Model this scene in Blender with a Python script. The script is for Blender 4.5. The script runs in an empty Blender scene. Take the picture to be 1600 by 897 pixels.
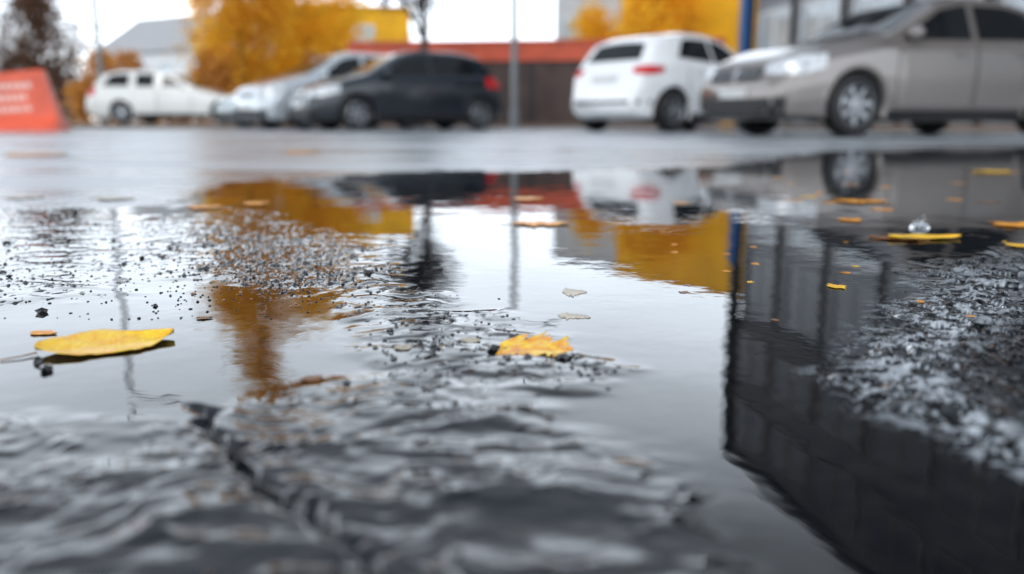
import bpy, bmesh, math, random
import numpy as np
from mathutils import Vector, Matrix
from mathutils.bvhtree import BVHTree
random.seed(7); np.random.seed(7)
SC=bpy.context.scene
COL=SC.collection
F=1300.0; PITCH=math.atan(257.5/F); CH=0.15
def gp(px,py):
    a=(px-800)/F; b=(py-448.5)/F
    Y=math.cos(PITCH)-b*math.sin(PITCH); Z=-(math.sin(PITCH)+b*math.cos(PITCH))
    t=CH/-Z
    return (a*t,Y*t)
# ------------------------------------------------------------ materials
def newmat(name):
    m=bpy.data.materials.new(name); m.use_nodes=True
    nt=m.node_tree; b=nt.nodes['Principled BSDF']
    return m,nt,b
def N(nt,t,**k):
    n=nt.nodes.new(t)
    for a,v in k.items(): setattr(n,a,v)
    return n
def mat(name,col,rough=0.5,metal=0.0,coat=0.0,ior=1.5,var=0.15,scale=6.0,bump=0.0,bscale=40,col2=None,spec=0.5):
    m,nt,b=newmat(name)
    tc=N(nt,'ShaderNodeTexCoord'); no=N(nt,'ShaderNodeTexNoise'); no.inputs['Scale'].default_value=scale; no.inputs['Detail'].default_value=5
    nt.links.new(tc.outputs['Object'],no.inputs['Vector'])
    r=N(nt,'ShaderNodeValToRGB')
    c2=col2 if col2 else tuple(c*(1-var) for c in col)
    r.color_ramp.elements[0].position=0.35; r.color_ramp.elements[1].position=0.65
    r.color_ramp.elements[0].color=(*c2,1); r.color_ramp.elements[1].color=(*col,1)
    nt.links.new(no.outputs['Fac'],r.inputs['Fac']); nt.links.new(r.outputs['Color'],b.inputs['Base Color'])
    b.inputs['Roughness'].default_value=rough; b.inputs['Metallic'].default_value=metal
    b.inputs['Coat Weight'].default_value=coat; b.inputs['Coat Roughness'].default_value=0.04; b.inputs['IOR'].default_value=ior
    b.inputs['Specular IOR Level'].default_value=spec
    if bump>0:
        n2=N(nt,'ShaderNodeTexNoise'); n2.inputs['Scale'].default_value=bscale; n2.inputs['Detail'].default_value=4
        nt.links.new(tc.outputs['Object'],n2.inputs['Vector'])
        bp=N(nt,'ShaderNodeBump'); bp.inputs['Strength'].default_value=bump; bp.inputs['Distance'].default_value=0.02
        nt.links.new(n2.outputs['Fac'],bp.inputs['Height']); nt.links.new(bp.outputs['Normal'],b.inputs['Normal'])
    return m
# ------------------------------------------------------------ object helpers
def link(o): COL.objects.link(o); return o
def empty(name,loc,rotz=0,label=None,cat=None,group=None):
    o=bpy.data.objects.new(name,None); o.empty_display_size=0.2
    o.location=loc; o.rotation_euler=(0,0,rotz); link(o)
    if label: o['label']=label
    if cat: o['category']=cat
    if group: o['group']=group
    return o
def mesh_obj(name,verts,faces,mats,parent=None,smooth=False,fm=None,label=None,cat=None,kind=None,group=None):
    me=bpy.data.meshes.new(name); me.from_pydata([tuple(v) for v in verts],[],[tuple(f) for f in faces])
    if not isinstance(mats,(list,tuple)): mats=[mats]
    for m in mats: me.materials.append(m)
    if fm is not None: me.polygons.foreach_set('material_index',fm)
    if smooth: me.polygons.foreach_set('use_smooth',[True]*len(me.polygons))
    me.update()
    o=bpy.data.objects.new(name,me); link(o)
    if parent: o.parent=parent
    if label: o['label']=label
    if cat: o['category']=cat
    if kind: o['kind']=kind
    if group: o['group']=group
    return o
class MB:
    def __init__(s): s.v=[];s.f=[];s.m=[]
    def add(s,v,f,mi=0):
        b=len(s.v); s.v+= [tuple(p) for p in v]; s.f+=[tuple(i+b for i in q) for q in f]; s.m+=[mi]*len(f)
    def box(s,x0,x1,y0,y1,z0,z1,mi=0):
        v=[(x0,y0,z0),(x1,y0,z0),(x1,y1,z0),(x0,y1,z0),(x0,y0,z1),(x1,y0,z1),(x1,y1,z1),(x0,y1,z1)]
        s.add(v,[(0,3,2,1),(4,5,6,7),(0,1,5,4),(1,2,6,5),(2,3,7,6),(3,0,4,7)],mi)
    def tube(s,p0,p1,r0,r1,n=8,mi=0,cap=True):
        p0=Vector(p0);p1=Vector(p1); d=(p1-p0).normalized()
        a=d.orthogonal().normalized(); b=d.cross(a)
        vs=[]
        for p,r in((p0,r0),(p1,r1)):
            for i in range(n):
                t=2*math.pi*i/n; vs.append(p+a*(math.cos(t)*r)+b*(math.sin(t)*r))
        fs=[(i,(i+1)%n,n+(i+1)%n,n+i) for i in range(n)]
        if cap: fs+= [tuple(range(n))[::-1],tuple(range(n,2*n))]
        s.add(vs,fs,mi)
    def lathe_y(s,prof,n=40,cx=0,cz=0,mi=0):
        vs=[];fs=[];k=len(prof)
        for i in range(n):
            t=2*math.pi*i/n
            for r,y in prof: vs.append((cx+r*math.cos(t),y,cz+r*math.sin(t)))
        for i in range(n):
            for j in range(k-1):
                a=i*k+j; b=((i+1)%n)*k+j
                fs.append((a,b,b+1,a+1))
        s.add(vs,fs,mi)
    def obj(s,name,mats,parent=None,smooth=False,**k):
        return mesh_obj(name,s.v,s.f,mats,parent,smooth,fm=s.m,**k)
# ------------------------------------------------------------ world, sun, camera
w=bpy.data.worlds.new("World"); SC.world=w; w.use_nodes=True
nt=w.node_tree; bg=nt.nodes['Background']
sky=N(nt,'ShaderNodeTexSky'); sky.sky_type='NISHITA'; sky.sun_disc=False
sky.sun_elevation=math.radians(45); sky.sun_rotation=math.radians(200); sky.dust_density=5; sky.air_density=1.5
tc=N(nt,'ShaderNodeTexCoord'); sep=N(nt,'ShaderNodeSeparateXYZ'); nt.links.new(tc.outputs['Generated'],sep.inputs[0])
rp=N(nt,'ShaderNodeValToRGB'); nt.links.new(sep.outputs['Z'],rp.inputs['Fac'])
e=rp.color_ramp.elements; e[0].position=0.0; e[0].color=(0.93,0.97,1,1); e[1].position=1.0; e[1].color=(0.12,0.15,0.195,1)
for ps,v in((.13,.92),(.24,.86),(.33,.72),(.46,.27)):
    q=e.new(ps); q.color=(v*.875,v*.965,v*1.07,1)
mp=N(nt,'ShaderNodeMapping'); mp.inputs['Scale'].default_value=(1,1,3); nt.links.new(tc.outputs['Generated'],mp.inputs[0])
cn=N(nt,'ShaderNodeTexNoise'); cn.inputs['Scale'].default_value=2.2; cn.inputs['Detail'].default_value=5; nt.links.new(mp.outputs[0],cn.inputs['Vector'])
mr=N(nt,'ShaderNodeMapRange'); mr.inputs['From Min'].default_value=0.3; mr.inputs['From Max'].default_value=0.7; mr.inputs['To Min'].default_value=25.0; mr.inputs['To Max'].default_value=35
nt.links.new(cn.outputs['Fac'],mr.inputs['Value'])
vm=N(nt,'ShaderNodeVectorMath',operation='SCALE'); nt.links.new(rp.outputs['Color'],vm.inputs[0]); nt.links.new(mr.outputs[0],vm.inputs['Scale'])
mx=N(nt,'ShaderNodeMix',data_type='RGBA'); mx.inputs[0].default_value=0.93
nt.links.new(sky.outputs[0],mx.inputs[6]); nt.links.new(vm.outputs[0],mx.inputs[7]); nt.links.new(mx.outputs[2],bg.inputs['Color'])
bg.inputs['Strength'].default_value=0.1
sl=bpy.data.lights.new("sun",'SUN'); sl.energy=1.2; sl.angle=math.radians(25); sl.color=(1,.97,.93)
so=bpy.data.objects.new("sun",sl); so.rotation_euler=(math.radians(45),0,math.radians(-20)); link(so)
cd=bpy.data.cameras.new("camera"); cd.lens=F/1600*36; cd.sensor_width=36; cd.clip_start=0.01; cd.clip_end=1500
cam=bpy.data.objects.new("camera",cd); cam.location=(0,0,CH); cam.rotation_euler=(math.pi/2-PITCH,0,0); link(cam); SC.camera=cam
cd.dof.use_dof=True; cd.dof.focus_distance=0.72; cd.dof.aperture_fstop=3.2
SC.view_settings.view_transform='Standard'; SC.view_settings.look='None'; SC.view_settings.exposure=0
# ------------------------------------------------------------ noise
def h2(ix,iy,seed):
    n=(ix.astype(np.int64)*374761393+iy.astype(np.int64)*668265263+seed*974634777)&0xFFFFFFFF
    n=((n^(n>>13))*1274126177)&0xFFFFFFFF
    n=((n^(n>>16))*2246822519)&0xFFFFFFFF
    n=n^(n>>15)
    return (n&0xFFFFFF)/float(0xFFFFFF)
def vn(x,y,seed=0):
    ix=np.floor(x);iy=np.floor(y);fx=x-ix;fy=y-iy
    u=fx*fx*fx*(fx*(fx*6-15)+10);v=fy*fy*fy*(fy*(fy*6-15)+10)
    a=h2(ix,iy,seed);b=h2(ix+1,iy,seed);c=h2(ix,iy+1,seed);d=h2(ix+1,iy+1,seed)
    return (a*(1-u)+b*u)*(1-v)+(c*(1-u)+d*u)*v-0.5
def fbm(x,y,seed=0,o=3):
    s=0;a=1
    for i in range(o):
        s=s+a*vn(x*2**i+i*17.3,y*2**i-i*9.1,seed+i); a*=.5
    return s
def worley(x,y,seed):
    ix=np.floor(x);iy=np.floor(y);best=np.full(x.shape,9.0);idv=np.zeros(x.shape)
    for dx in(-1,0,1):
        for dy in(-1,0,1):
            jx=ix+dx;jy=iy+dy
            px=jx+h2(jx,jy,seed);py=jy+h2(jx,jy,seed+5)
            d=(px-x)**2+(py-y)**2
            m=d<best; best=np.where(m,d,best); idv=np.where(m,h2(jx,jy,seed+11),idv)
    return np.sqrt(best),idv
def sdf(poly,x,y):
    best=np.full(x.shape,1e9);ins=np.zeros(x.shape,bool)
    n=len(poly)
    for i in range(n):
        ax,ay=poly[i];bx,by=poly[(i+1)%n]
        ex,ey=bx-ax,by-ay
        t=np.clip(((x-ax)*ex+(y-ay)*ey)/(ex*ex+ey*ey+1e-12),0,1)
        best=np.minimum(best,(x-ax-t*ex)**2+(y-ay-t*ey)**2)
        c=((ay>y)!=(by>y))&(x<(bx-ax)*(y-ay)/((by-ay) if by!=ay else 1e-12)+ax)
        ins^=c
    d=np.sqrt(best)
    return np.where(ins,d,-d)
# ------------------------------------------------------------ ground relief
NC,NR=1120,720
Y0,Y1=0.15,8.0
ys=Y0*(Y1/Y0)**(np.linspace(0,1,NR)); us=np.linspace(-1,1,NC)
Yg=np.repeat(ys[:,None],NC,1); Xg=us[None,:]*(0.34+0.68*Yg)
P1=[(285,400),(300,350),(380,325),(470,345),(560,370),(615,390),(645,425),(740,478),(860,510),(940,540),(1000,572),(930,612),(890,645),(960,690),(1070,730),(1130,800),(1220,905),(1330,1200),(-500,1200),(-500,655),(40,645),(300,628),(420,608),(530,592),(545,520),(525,462),(430,466),(335,445)]
P2=[(1325,590),(1360,530),(1400,500),(1440,440),(1480,405),(1600,385),(2200,350),(2200,800),(1600,742),(1500,705),(1390,655)]
P3=[(-600,500),(-600,322),(100,322),(300,340),(300,400),(310,430),(200,470),(60,478)]
P4=[(-3000,198),(4500,198),(4500,226),(1600,232),(1300,236),(1130,262),(900,268),(600,270),(330,288),(300,322),(-3000,326)]
PH=[(290,400),(305,352),(380,328),(470,347),(560,372),(610,392),(600,420),(560,450),(520,468),(430,468),(335,445)]
W=[[gp(*p) for p in P] for P in(P1,P2,P3,P4,PH)]
wx=Xg+ (fbm(Xg/ .06,Yg/.06,3)*0.05*Yg); wy=Yg+(fbm(Xg/.06+50,Yg/.06,4)*0.07*Yg)
sd=[sdf(Wp,wx,wy)/Yg for Wp in W]
sm=lambda a,k: 1/(1+np.exp(-np.clip(a/k,-30,30)))
low=sm((Yg-0.44)*-1,.03)
m1,m2,m3,m4,mh=sm(sd[0],.020+.030*low),sm(sd[1],.022),sm(sd[2],.03),sm(sd[3],.03),sm(sd[4],.03)
flow=fbm(Xg/.045+fbm(Xg/.06,Yg/.06,21)*1.6,Yg/.020+fbm(Xg/.06,Yg/.06,22)*1.6,9,3)
fine=fbm(Xg/.014+fbm(Xg/.02,Yg/.02,25),Yg/.010+fbm(Xg/.02,Yg/.02,26),29,3)
ripple=fbm(Xg/.013+flow*1.5,Yg/.016+flow*1.5,33,3)
wd,wid=worley(Xg/.0055,Yg/.0055,31)
wd2,wid2=worley(Xg/.012,Yg/.012,37)
stone=(0.55-np.clip(wd,0,.55))*(0.3+wid**2*1.3)*1.5 + (0.45-np.clip(wd2,0,.45))*(wid2>.72)*2.2
big=fbm(Xg/.25,Yg/.25,40,3)
inn2=sm(sd[1]-.13,.035)
rim2=np.exp(-((sd[1]-.055)/.07)**2)
hl=-0.0040+m1*(0.0045+flow*0.0021)+mh*.0002+m2*(0.0050+flow*.0020+fine*.0010)+rim2*(flow*.0022+fine*.0020+ripple*.0050)+m3*(0.0038+flow*0.0014)+m4*(0.0060)+big*0.0008
smoothund=fbm(Xg/.050+flow*.9,Yg/.032,61,3)
hl+=m1*low*(smoothund*0.0036+fine*.0005)
grain=0.0008+0.0009*m1*(1-.45*low)+0.0008*mh+0.0015*m2+0.0013*m3
patch=sm(fbm(Xg/.07,Yg/.04,91,3)-.16,.07)
hs=hl+(stone-.22)*grain
film=m1*(1-mh)*(.0012+.0004*low-.0014*patch*(.35+.55*low))+m1*mh*(-.0002)+m2*(.0014-.0026*inn2)+m3*.0006-m4*.004
cell=np.clip(1-np.abs(ripple)/.085,0,1)**.8
GLINT=rim2*np.clip(cell*1.1+sm(fine-.18,.04)*.8,0,1)*sm(.85-Yg,.06)  # mask for sky glints on the rippled shore, painted as pale colour
GLINT=np.clip(GLINT*1.25-.12,0,1)
ca=gp(300,636);cb=gp(640,930)
mid=[ca,gp(350,690),gp(420,755),gp(500,820),cb,gp(760,1150)]
dcr=np.full(Xg.shape,9.0)
qx=Xg+fbm(Xg/.02,Yg/.02,71)*.012; qy=Yg+fbm(Xg/.02,Yg/.02,72)*.012
for i in range(5):
    ax,ay=mid[i];bx,by=mid[i+1];ex,ey=bx-ax,by-ay
    t=np.clip(((qx-ax)*ex+(qy-ay)*ey)/(ex*ex+ey*ey),0,1)
    dcr=np.minimum(dcr,np.hypot(qx-ax-t*ex,qy-ay-t*ey))
crk=np.exp(-(dcr/(.0028+.0036*np.clip(flow+.2,0,1)))**2)*np.clip(.85+flow,0.4,1)
edge=np.minimum.reduce([(1-np.abs(us))[None,:]*np.ones_like(Yg)/.04,((Yg-Y0)/.02),((Y1-Yg)/1.5)])
edge=np.clip(edge,0,1); edge=edge*edge*(3-2*edge)
hs=hs*edge+0.002*(1-edge)
k=0.0007
hw=(hl*(1-.2*low*m1)+film)*edge-.004*(1-edge)
zw=k*np.log1p(np.exp(np.clip(hw/k,-30,30)))-0.00044
h=hs-crk*0.010; zw=zw-crk*0.008
FAR=np.clip(m4*sm(Yg-1.3,.15),0,1); FAR=np.maximum(FAR,1-edge*1.0*(Yg<7))  # mask for the far ground, where sky sheen is painted in
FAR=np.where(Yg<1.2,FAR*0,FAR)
def grid_mesh(name,Z,keep,mats):
    nr,nc=Z.shape
    idx=np.arange(nr*nc).reshape(nr,nc)
    q=np.stack([idx[:-1,:-1],idx[:-1,1:],idx[1:,1:],idx[1:,:-1]],-1).reshape(-1,4)
    if keep is not None:
        kk=(keep[:-1,:-1]|keep[:-1,1:]|keep[1:,1:]|keep[1:,:-1]).reshape(-1); q=q[kk]
    co=np.stack([Xg,Yg,Z],-1).reshape(-1,3); at=FAR.reshape(-1); fo=GLINT.reshape(-1)
    if keep is not None:
        used=np.zeros(len(co),bool); used[q.ravel()]=True
        remap=np.cumsum(used)-1; q=remap[q]; co=co[used]; at=at[used]; fo=fo[used]
    if keep is None:
        wA=0.34+.68*Y0; wB=0.34+.68*Y1; z=0.002
        o=np.array([(-wA,Y0,z),(wA,Y0,z),(wB,Y1,z),(-wB,Y1,z),(-500,-60,z),(500,-60,z),(500,600,z),(-500,600,z)])
        b=len(co); co=np.vstack([co,o]); at=np.concatenate([at,np.array([0,0,1,1,0,0,1,1.])]); fo=np.concatenate([fo,np.zeros(8)])
        q=np.vstack([q,np.array([(4,5,1,0),(5,6,2,1),(6,7,3,2),(7,4,0,3)])+b])
    me=bpy.data.meshes.new(name)
    me.vertices.add(len(co)); me.vertices.foreach_set('co',co.astype(np.float32).ravel())
    me.loops.add(q.size); me.loops.foreach_set('vertex_index',q.astype(np.int32).ravel())
    me.polygons.add(len(q)); me.polygons.foreach_set('loop_start',(np.arange(len(q))*4).astype(np.int32))
    me.update(calc_edges=True)
    me.polygons.foreach_set('use_smooth',np.ones(len(q),bool))
    a=me.attributes.new('far_sheen','FLOAT','POINT'); a.data.foreach_set('value',at.astype(np.float32))
    a=me.attributes.new('glint','FLOAT','POINT'); a.data.foreach_set('value',fo.astype(np.float32))
    me.materials.append(mats); me.update()
    o=bpy.data.objects.new(name,me); link(o); o['kind']='structure'; return o
def glint_mix(nt,b,src):
    at=N(nt,'ShaderNodeAttribute'); at.attribute_name='glint'
    mx=N(nt,'ShaderNodeMix',data_type='RGBA'); nt.links.new(at.outputs['Fac'],mx.inputs[0]); nt.links.new(src,mx.inputs[6]); mx.inputs[7].default_value=(.50,.54,.58,1)  # pale grey painted over the base colour as shore glints
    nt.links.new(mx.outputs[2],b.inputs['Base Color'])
# asphalt material
m,nt,b=newmat('wet_asphalt'); MA=m
g=N(nt,'ShaderNodeNewGeometry')
v1=N(nt,'ShaderNodeTexVoronoi'); v1.inputs['Scale'].default_value=170; nt.links.new(g.outputs['Position'],v1.inputs['Vector'])
r1=N(nt,'ShaderNodeValToRGB'); sp=N(nt,'ShaderNodeSeparateColor'); nt.links.new(v1.outputs['Color'],sp.inputs[0]); nt.links.new(sp.outputs[0],r1.inputs['Fac'])
e=r1.color_ramp.elements; e[0].color=(.003,.0035,.005,1); e[1].color=(.05,.048,.05,1); e[1].position=1
x=e.new(.6); x.color=(.005,.006,.008,1); x=e.new(.84); x.color=(.040,.020,.009,1); x=e.new(.92); x.color=(.010,.010,.012,1)
at=N(nt,'ShaderNodeAttribute'); at.attribute_name='far_sheen'
mpp=N(nt,'ShaderNodeMapping'); mpp.inputs['Scale'].default_value=(.5,1.4,1); nt.links.new(g.outputs['Position'],mpp.inputs[0])
n1=N(nt,'ShaderNodeTexNoise'); n1.inputs['Scale'].default_value=.9; n1.inputs['Detail'].default_value=7; nt.links.new(mpp.outputs[0],n1.inputs['Vector'])
rw=N(nt,'ShaderNodeValToRGB'); e=rw.color_ramp.elements; e[0].position=.38; e[0].color=(.14,.15,.165,1); e[1].position=.60; e[1].color=(.40,.425,.45,1)  # lighter greys put the wet film's sky sheen into the colour
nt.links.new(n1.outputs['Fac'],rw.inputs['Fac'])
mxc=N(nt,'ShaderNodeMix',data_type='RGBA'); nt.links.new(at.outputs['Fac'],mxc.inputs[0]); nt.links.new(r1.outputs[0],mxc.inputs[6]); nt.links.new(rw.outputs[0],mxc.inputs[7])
glint_mix(nt,b,mxc.outputs[2])
mr=N(nt,'ShaderNodeMapRange'); mr.inputs['From Min'].default_value=.38; mr.inputs['From Max'].default_value=.62; mr.inputs['To Min'].default_value=.20; mr.inputs['To Max'].default_value=.44
nt.links.new(n1.outputs['Fac'],mr.inputs['Value'])
mxr=N(nt,'ShaderNodeMix',data_type='FLOAT'); nt.links.new(at.outputs['Fac'],mxr.inputs[0]); mxr.inputs[2].default_value=.06; nt.links.new(mr.outputs[0],mxr.inputs[3])
nt.links.new(mxr.outputs[0],b.inputs['Roughness'])
n2=N(nt,'ShaderNodeTexNoise'); n2.inputs['Scale'].default_value=420; n2.inputs['Detail'].default_value=2; nt.links.new(g.outputs['Position'],n2.inputs['Vector'])
bp=N(nt,'ShaderNodeBump'); bp.inputs['Strength'].default_value=.12; bp.inputs['Distance'].default_value=.0015
nt.links.new(n2.outputs['Fac'],bp.inputs['Height']); nt.links.new(bp.outputs[0],b.inputs['Normal'])
b.inputs['IOR'].default_value=1.34
# water material
m,nt,b=newmat('puddle_water'); MW=m
g=N(nt,'ShaderNodeNewGeometry')
n1=N(nt,'ShaderNodeTexNoise'); n1.inputs['Scale'].default_value=9; n1.inputs['Detail'].default_value=4; nt.links.new(g.outputs['Position'],n1.inputs['Vector'])
bp=N(nt,'ShaderNodeBump'); bp.inputs['Strength'].default_value=.55; bp.inputs['Distance'].default_value=.0012
nt.links.new(n1.outputs['Fac'],bp.inputs['Height']); nt.links.new(bp.outputs[0],b.inputs['Normal'])
v1=N(nt,'ShaderNodeTexNoise'); v1.inputs['Scale'].default_value=60; v1.inputs['Detail'].default_value=6; nt.links.new(g.outputs['Position'],v1.inputs['Vector'])
r1=N(nt,'ShaderNodeValToRGB'); e=r1.color_ramp.elements; e[0].position=.4; e[0].color=(.002,.003,.005,1); e[1].position=.75; e[1].color=(.012,.012,.013,1)
nt.links.new(v1.outputs['Fac'],r1.inputs['Fac']); glint_mix(nt,b,r1.outputs[0])
b.inputs['Roughness'].default_value=.015; b.inputs['IOR'].default_value=1.54
ground=grid_mesh('ground',h,None,MA); ground['label']='wet dark asphalt car park with coarse grains'
puddle=grid_mesh('puddle',zw,zw>h-0.0012,MW); puddle['label']='still rain puddle mirroring the sky and cars'
def ground_z(x,y):
    j=np.argmin(abs(ys-y)); i=np.argmin(abs(us*(0.34+.68*ys[j])-x)); return max(h[j,i],zw[j,i])
# ------------------------------------------------------------ CAR BUILDER
M_glass=mat('car_glass',(.012,.015,.018),rough=.03,ior=2.1,var=.3,scale=2)
M_sglass=mat('tinted_side_glass',(.010,.012,.014),rough=.05,ior=1.42,var=.3,scale=2)
M_tyre=mat('tyre_rubber',(.012,.012,.013),rough=.6,bump=.3,bscale=60)
M_rim=mat('alloy_rim',(.32,.33,.35),rough=.3,metal=.8,var=.25)
M_dark=mat('black_plastic',(.010,.010,.012),rough=.6)
M_well=mat('wheel_well_black',(.004,.004,.004),rough=.9)
M_red=mat('tail_lamp_red',(.65,.008,.012),rough=.25,coat=.2,var=.4,scale=14)
M_clear=mat('headlamp_clear',(.72,.75,.78),rough=.12,coat=1,var=.45,scale=16)
M_chrome=mat('chrome',(.8,.8,.82),rough=.12,metal=1)
M_plate=mat('plate_white',(.6,.61,.6),rough=.4,var=.25,scale=30)
def smooth1(a,s):
    n=int(3*s)+1; kx=np.arange(-n,n+1); kk=np.exp(-kx**2/(2*s*s)); kk/=kk.sum()
    return np.convolve(np.pad(a,n,mode='edge'),kk,'valid')
def chaikin(c,it):
    for _ in range(it):
        a=c[:,:-1]*.75+c[:,1:]*.25; bb=c[:,:-1]*.25+c[:,1:]*.75
        mid=np.empty((c.shape[0],2*(c.shape[1]-1),2)); mid[:,0::2]=a; mid[:,1::2]=bb
        mid[:,0]=c[:,0]; mid[:,-1]=c[:,-1]; c=mid
    return c
def build_car(name,spec,paint,loc_wheel,world_pt,heading,zoff=0.0,label='',rim=None,nsp=6):
    L,Wd=spec['L'],spec['W']/2; R=spec.get('R',.31); RA=R+.055
    t=np.linspace(0,1,200); xs=L*(.6*t+.4*(.5-.5*np.cos(np.pi*t)))
    fx=np.linspace(0,L,900); px=L/900
    def prof(lst,s=.03):
        a=np.interp(fx,[p[0] for p in lst],[p[1] for p in lst]); a=smooth1(a,s/px); return np.interp(xs,fx,a)
    top=prof(spec['top'],.035); belt=prof(spec['belt'],.06); wf=prof(spec['plan'],.05)*Wd
    bot=prof([(0,.24),(.12,.17),(.6,.15),(L-.6,.15),(L-.15,.20),(L,.28)],.06)
    belt=np.minimum(belt,top-.03)
    S=len(xs); dz=np.clip(top-belt,0,1)
    wr=wf*(.93-spec.get('tumble',.36)*dz)
    c=np.zeros((S,11,2))
    c[:,0]=np.stack([0*wf,bot],1); c[:,1]=np.stack([.80*wf,bot],1); c[:,2]=np.stack([.955*wf,bot+.05],1)
    c[:,3]=np.stack([.985*wf,bot+.35*(belt-bot)],1); c[:,4]=np.stack([1.0*wf,bot+.62*(belt-bot)],1)
    c[:,5]=np.stack([.99*wf,belt-.03],1); c[:,6]=np.stack([.945*wf,belt+.01],1)
    c[:,7]=np.stack([wr*.5+.93*wf*.5,belt+.5*dz],1)
    c[:,8]=np.stack([wr,top-.045],1); c[:,9]=np.stack([wr*.72,top-.004],1); c[:,10]=np.stack([0*wf,top],1)
    dense=[]
    for i in range(10):
        n=3 if i in(2,3,4) else (2 if i in(0,1,6,7,9) else 1)
        for j in range(n): dense.append(c[:,i]*(1-j/n)+c[:,i+1]*(j/n))
    dense.append(c[:,10]); cc=chaikin(np.stack(dense,1),2)
    K=cc.shape[1]
    ring=np.concatenate([cc,cc[:,1:-1][:,::-1]*np.array([-1,1])],1); RK=ring.shape[1]
    X=(L/2-xs)[:,None]*np.ones((1,RK))
    V=np.stack([X,ring[:,:,0],ring[:,:,1]],-1).reshape(-1,3)
    xw=[L/2-spec['xf'],L/2-spec['xr']]
    Fc=[];
    for c0 in xw:
        dx=V[:,0]-c0; dzv=V[:,2]-R; d=np.hypot(dx,dzv)
        mk=(abs(V[:,1])>.55*Wd)&(d>RA-.022)&(d<RA+.014)
        V[mk,0]=c0+dx[mk]/d[mk]*RA; V[mk,2]=R+dzv[mk]/d[mk]*RA
    din=np.zeros(len(V),bool)
    for c0 in xw: din|=(abs(V[:,1])>.55*Wd)&(np.hypot(V[:,0]-c0,V[:,2]-R)<=RA+.002)
    allf=[]
    for i in range(S-1):
        for j in range(RK):
            a=i*RK+j;bq=i*RK+(j+1)%RK; cq=(i+1)*RK+(j+1)%RK; dq=(i+1)*RK+j
            f=(a,bq,cq,dq); allf.append(f)
            if not(din[a] and din[bq] and din[cq] and din[dq]): Fc.append(f)
    caps=[tuple(range(RK))[::-1],tuple((S-1)*RK+i for i in range(RK))]
    hd=Vector((heading[0],heading[1])).normalized(); ang=math.atan2(hd.y,hd.x)
    rt=Matrix.Rotation(ang,2)@Vector((loc_wheel[0],loc_wheel[1]))
    root=empty('parked_car',(world_pt[0]-rt.x,world_pt[1]-rt.y,zoff+.002),ang,label=label,cat='car',group='cars parked in the wet car park')
    body=mesh_obj('body',V,Fc+caps,paint,root,smooth=True)
    bvh=BVHTree.FromPolygons([tuple(v) for v in V],allf+caps)
    def hit(p,d,off):
        p=Vector(p);d=Vector(d).normalized()
        r=bvh.ray_cast(p-d*3,d)
        if r[0] is None:
            r=bvh.find_nearest(p); nn=r[1]
            return r[0]-d*off
        nn=r[1]
        if nn.dot(d)>0: nn=-nn
        return r[0]+nn*off
    def patch(nm,bl,tl,d,m_,off=.005,n=14,k_=8,label=None):
        bl=[Vector(p) for p in bl]; tl=[Vector(p) for p in tl]
        def ev(l,u):
            s=u*(len(l)-1);i=min(int(s),len(l)-2);return l[i].lerp(l[i+1],s-i)
        vs=[];fs=[]
        for i in range(n+1):
            for j in range(k_+1):
                vs.append(hit(ev(bl,i/n).lerp(ev(tl,i/n),j/k_),d,off))
        for i in range(n):
            for j in range(k_):
                a=i*(k_+1)+j; fs.append((a,a+k_+1,a+k_+2,a+1))
        return mesh_obj(nm,vs,fs,m_,root,smooth=True,label=label)
    TX=lambda x: L/2-x
    tz=lambda x: float(np.interp(x,xs,top)); bz=lambda x: float(np.interp(x,xs,belt))
    for s in(1,-1):
        for (x0,x1,x0t,x1t) in spec['win']:
            n=5
            bl=[(TX(x0+(x1-x0)*i/n),0,bz(x0+(x1-x0)*i/n)+.045) for i in range(n+1)]
            tl=[]
            for i in range(n+1):
                xx=x0t+(x1t-x0t)*i/n
                tl.append((TX(xx),0,max(tz(xx)-.115,bz(xx)+.06)))
            patch('side_window',bl,tl,(0,-s,0),M_sglass)
        for (x0,x1) in spec['door']:
            for nm,ex,mm,off in(('door_seam',.010,M_dark,.0025),('door',0,paint,.005)):
                n=6
                bl=[(TX(x0-ex+(x1-x0+2*ex)*i/n),0,.30-ex) for i in range(n+1)]
                tl=[(TX(x0-ex+(x1-x0+2*ex)*i/n),0,bz(x0+(x1-x0)*i/n)+.02) for i in range(n+1)]
                patch(nm,bl,tl,(0,-s,0),mm,off,n=16,k_=10)
            hb=MB(); p=hit((TX(x1-.2),0,bz(x1-.2)-.10),(0,-s,0),.02)
            hb.box(p.x-.08,p.x+.08,p.y-.012,p.y+.012,p.z-.014,p.z+.014); hb.obj('door_handle',paint,root)
        mbx=spec['win'][0][0]+.12; p=hit((TX(mbx),0,bz(mbx)+.06),(0,-s,0),0)
        bm=bmesh.new(); bmesh.ops.create_icosphere(bm,subdivisions=3,radius=1)
        for v in bm.verts: v.co=Vector((p.x+v.co.x*.065+.02,p.y+s*(.09+v.co.y*.09*s),p.z+.045+v.co.z*.068))
        me=bpy.data.meshes.new('wing_mirror'); bm.to_mesh(me); bm.free(); me.materials.append(paint)
        me.polygons.foreach_set('use_smooth',[True]*len(me.polygons))
        o=bpy.data.objects.new('wing_mirror',me); link(o); o.parent=root
        hl_=spec['head']; d=Vector((-math.cos(.75),-s*math.sin(.75),0))
        patch('headlight',[(TX(a),s*yy*Wd,z0) for a,yy,z0,z1 in hl_],[(TX(a),s*yy*Wd,z1) for a,yy,z0,z1 in hl_],d,M_clear,.008,n=14,k_=8)
        tl_=spec['tail']; d=Vector((math.cos(.85),-s*math.sin(.85),0))
        patch('tail_light',[(TX(L-a),s*yy*Wd,z0) for a,yy,z0,z1 in tl_],[(TX(L-a),s*yy*Wd,z1) for a,yy,z0,z1 in tl_],d,M_red,.008,n=12,k_=8)
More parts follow.
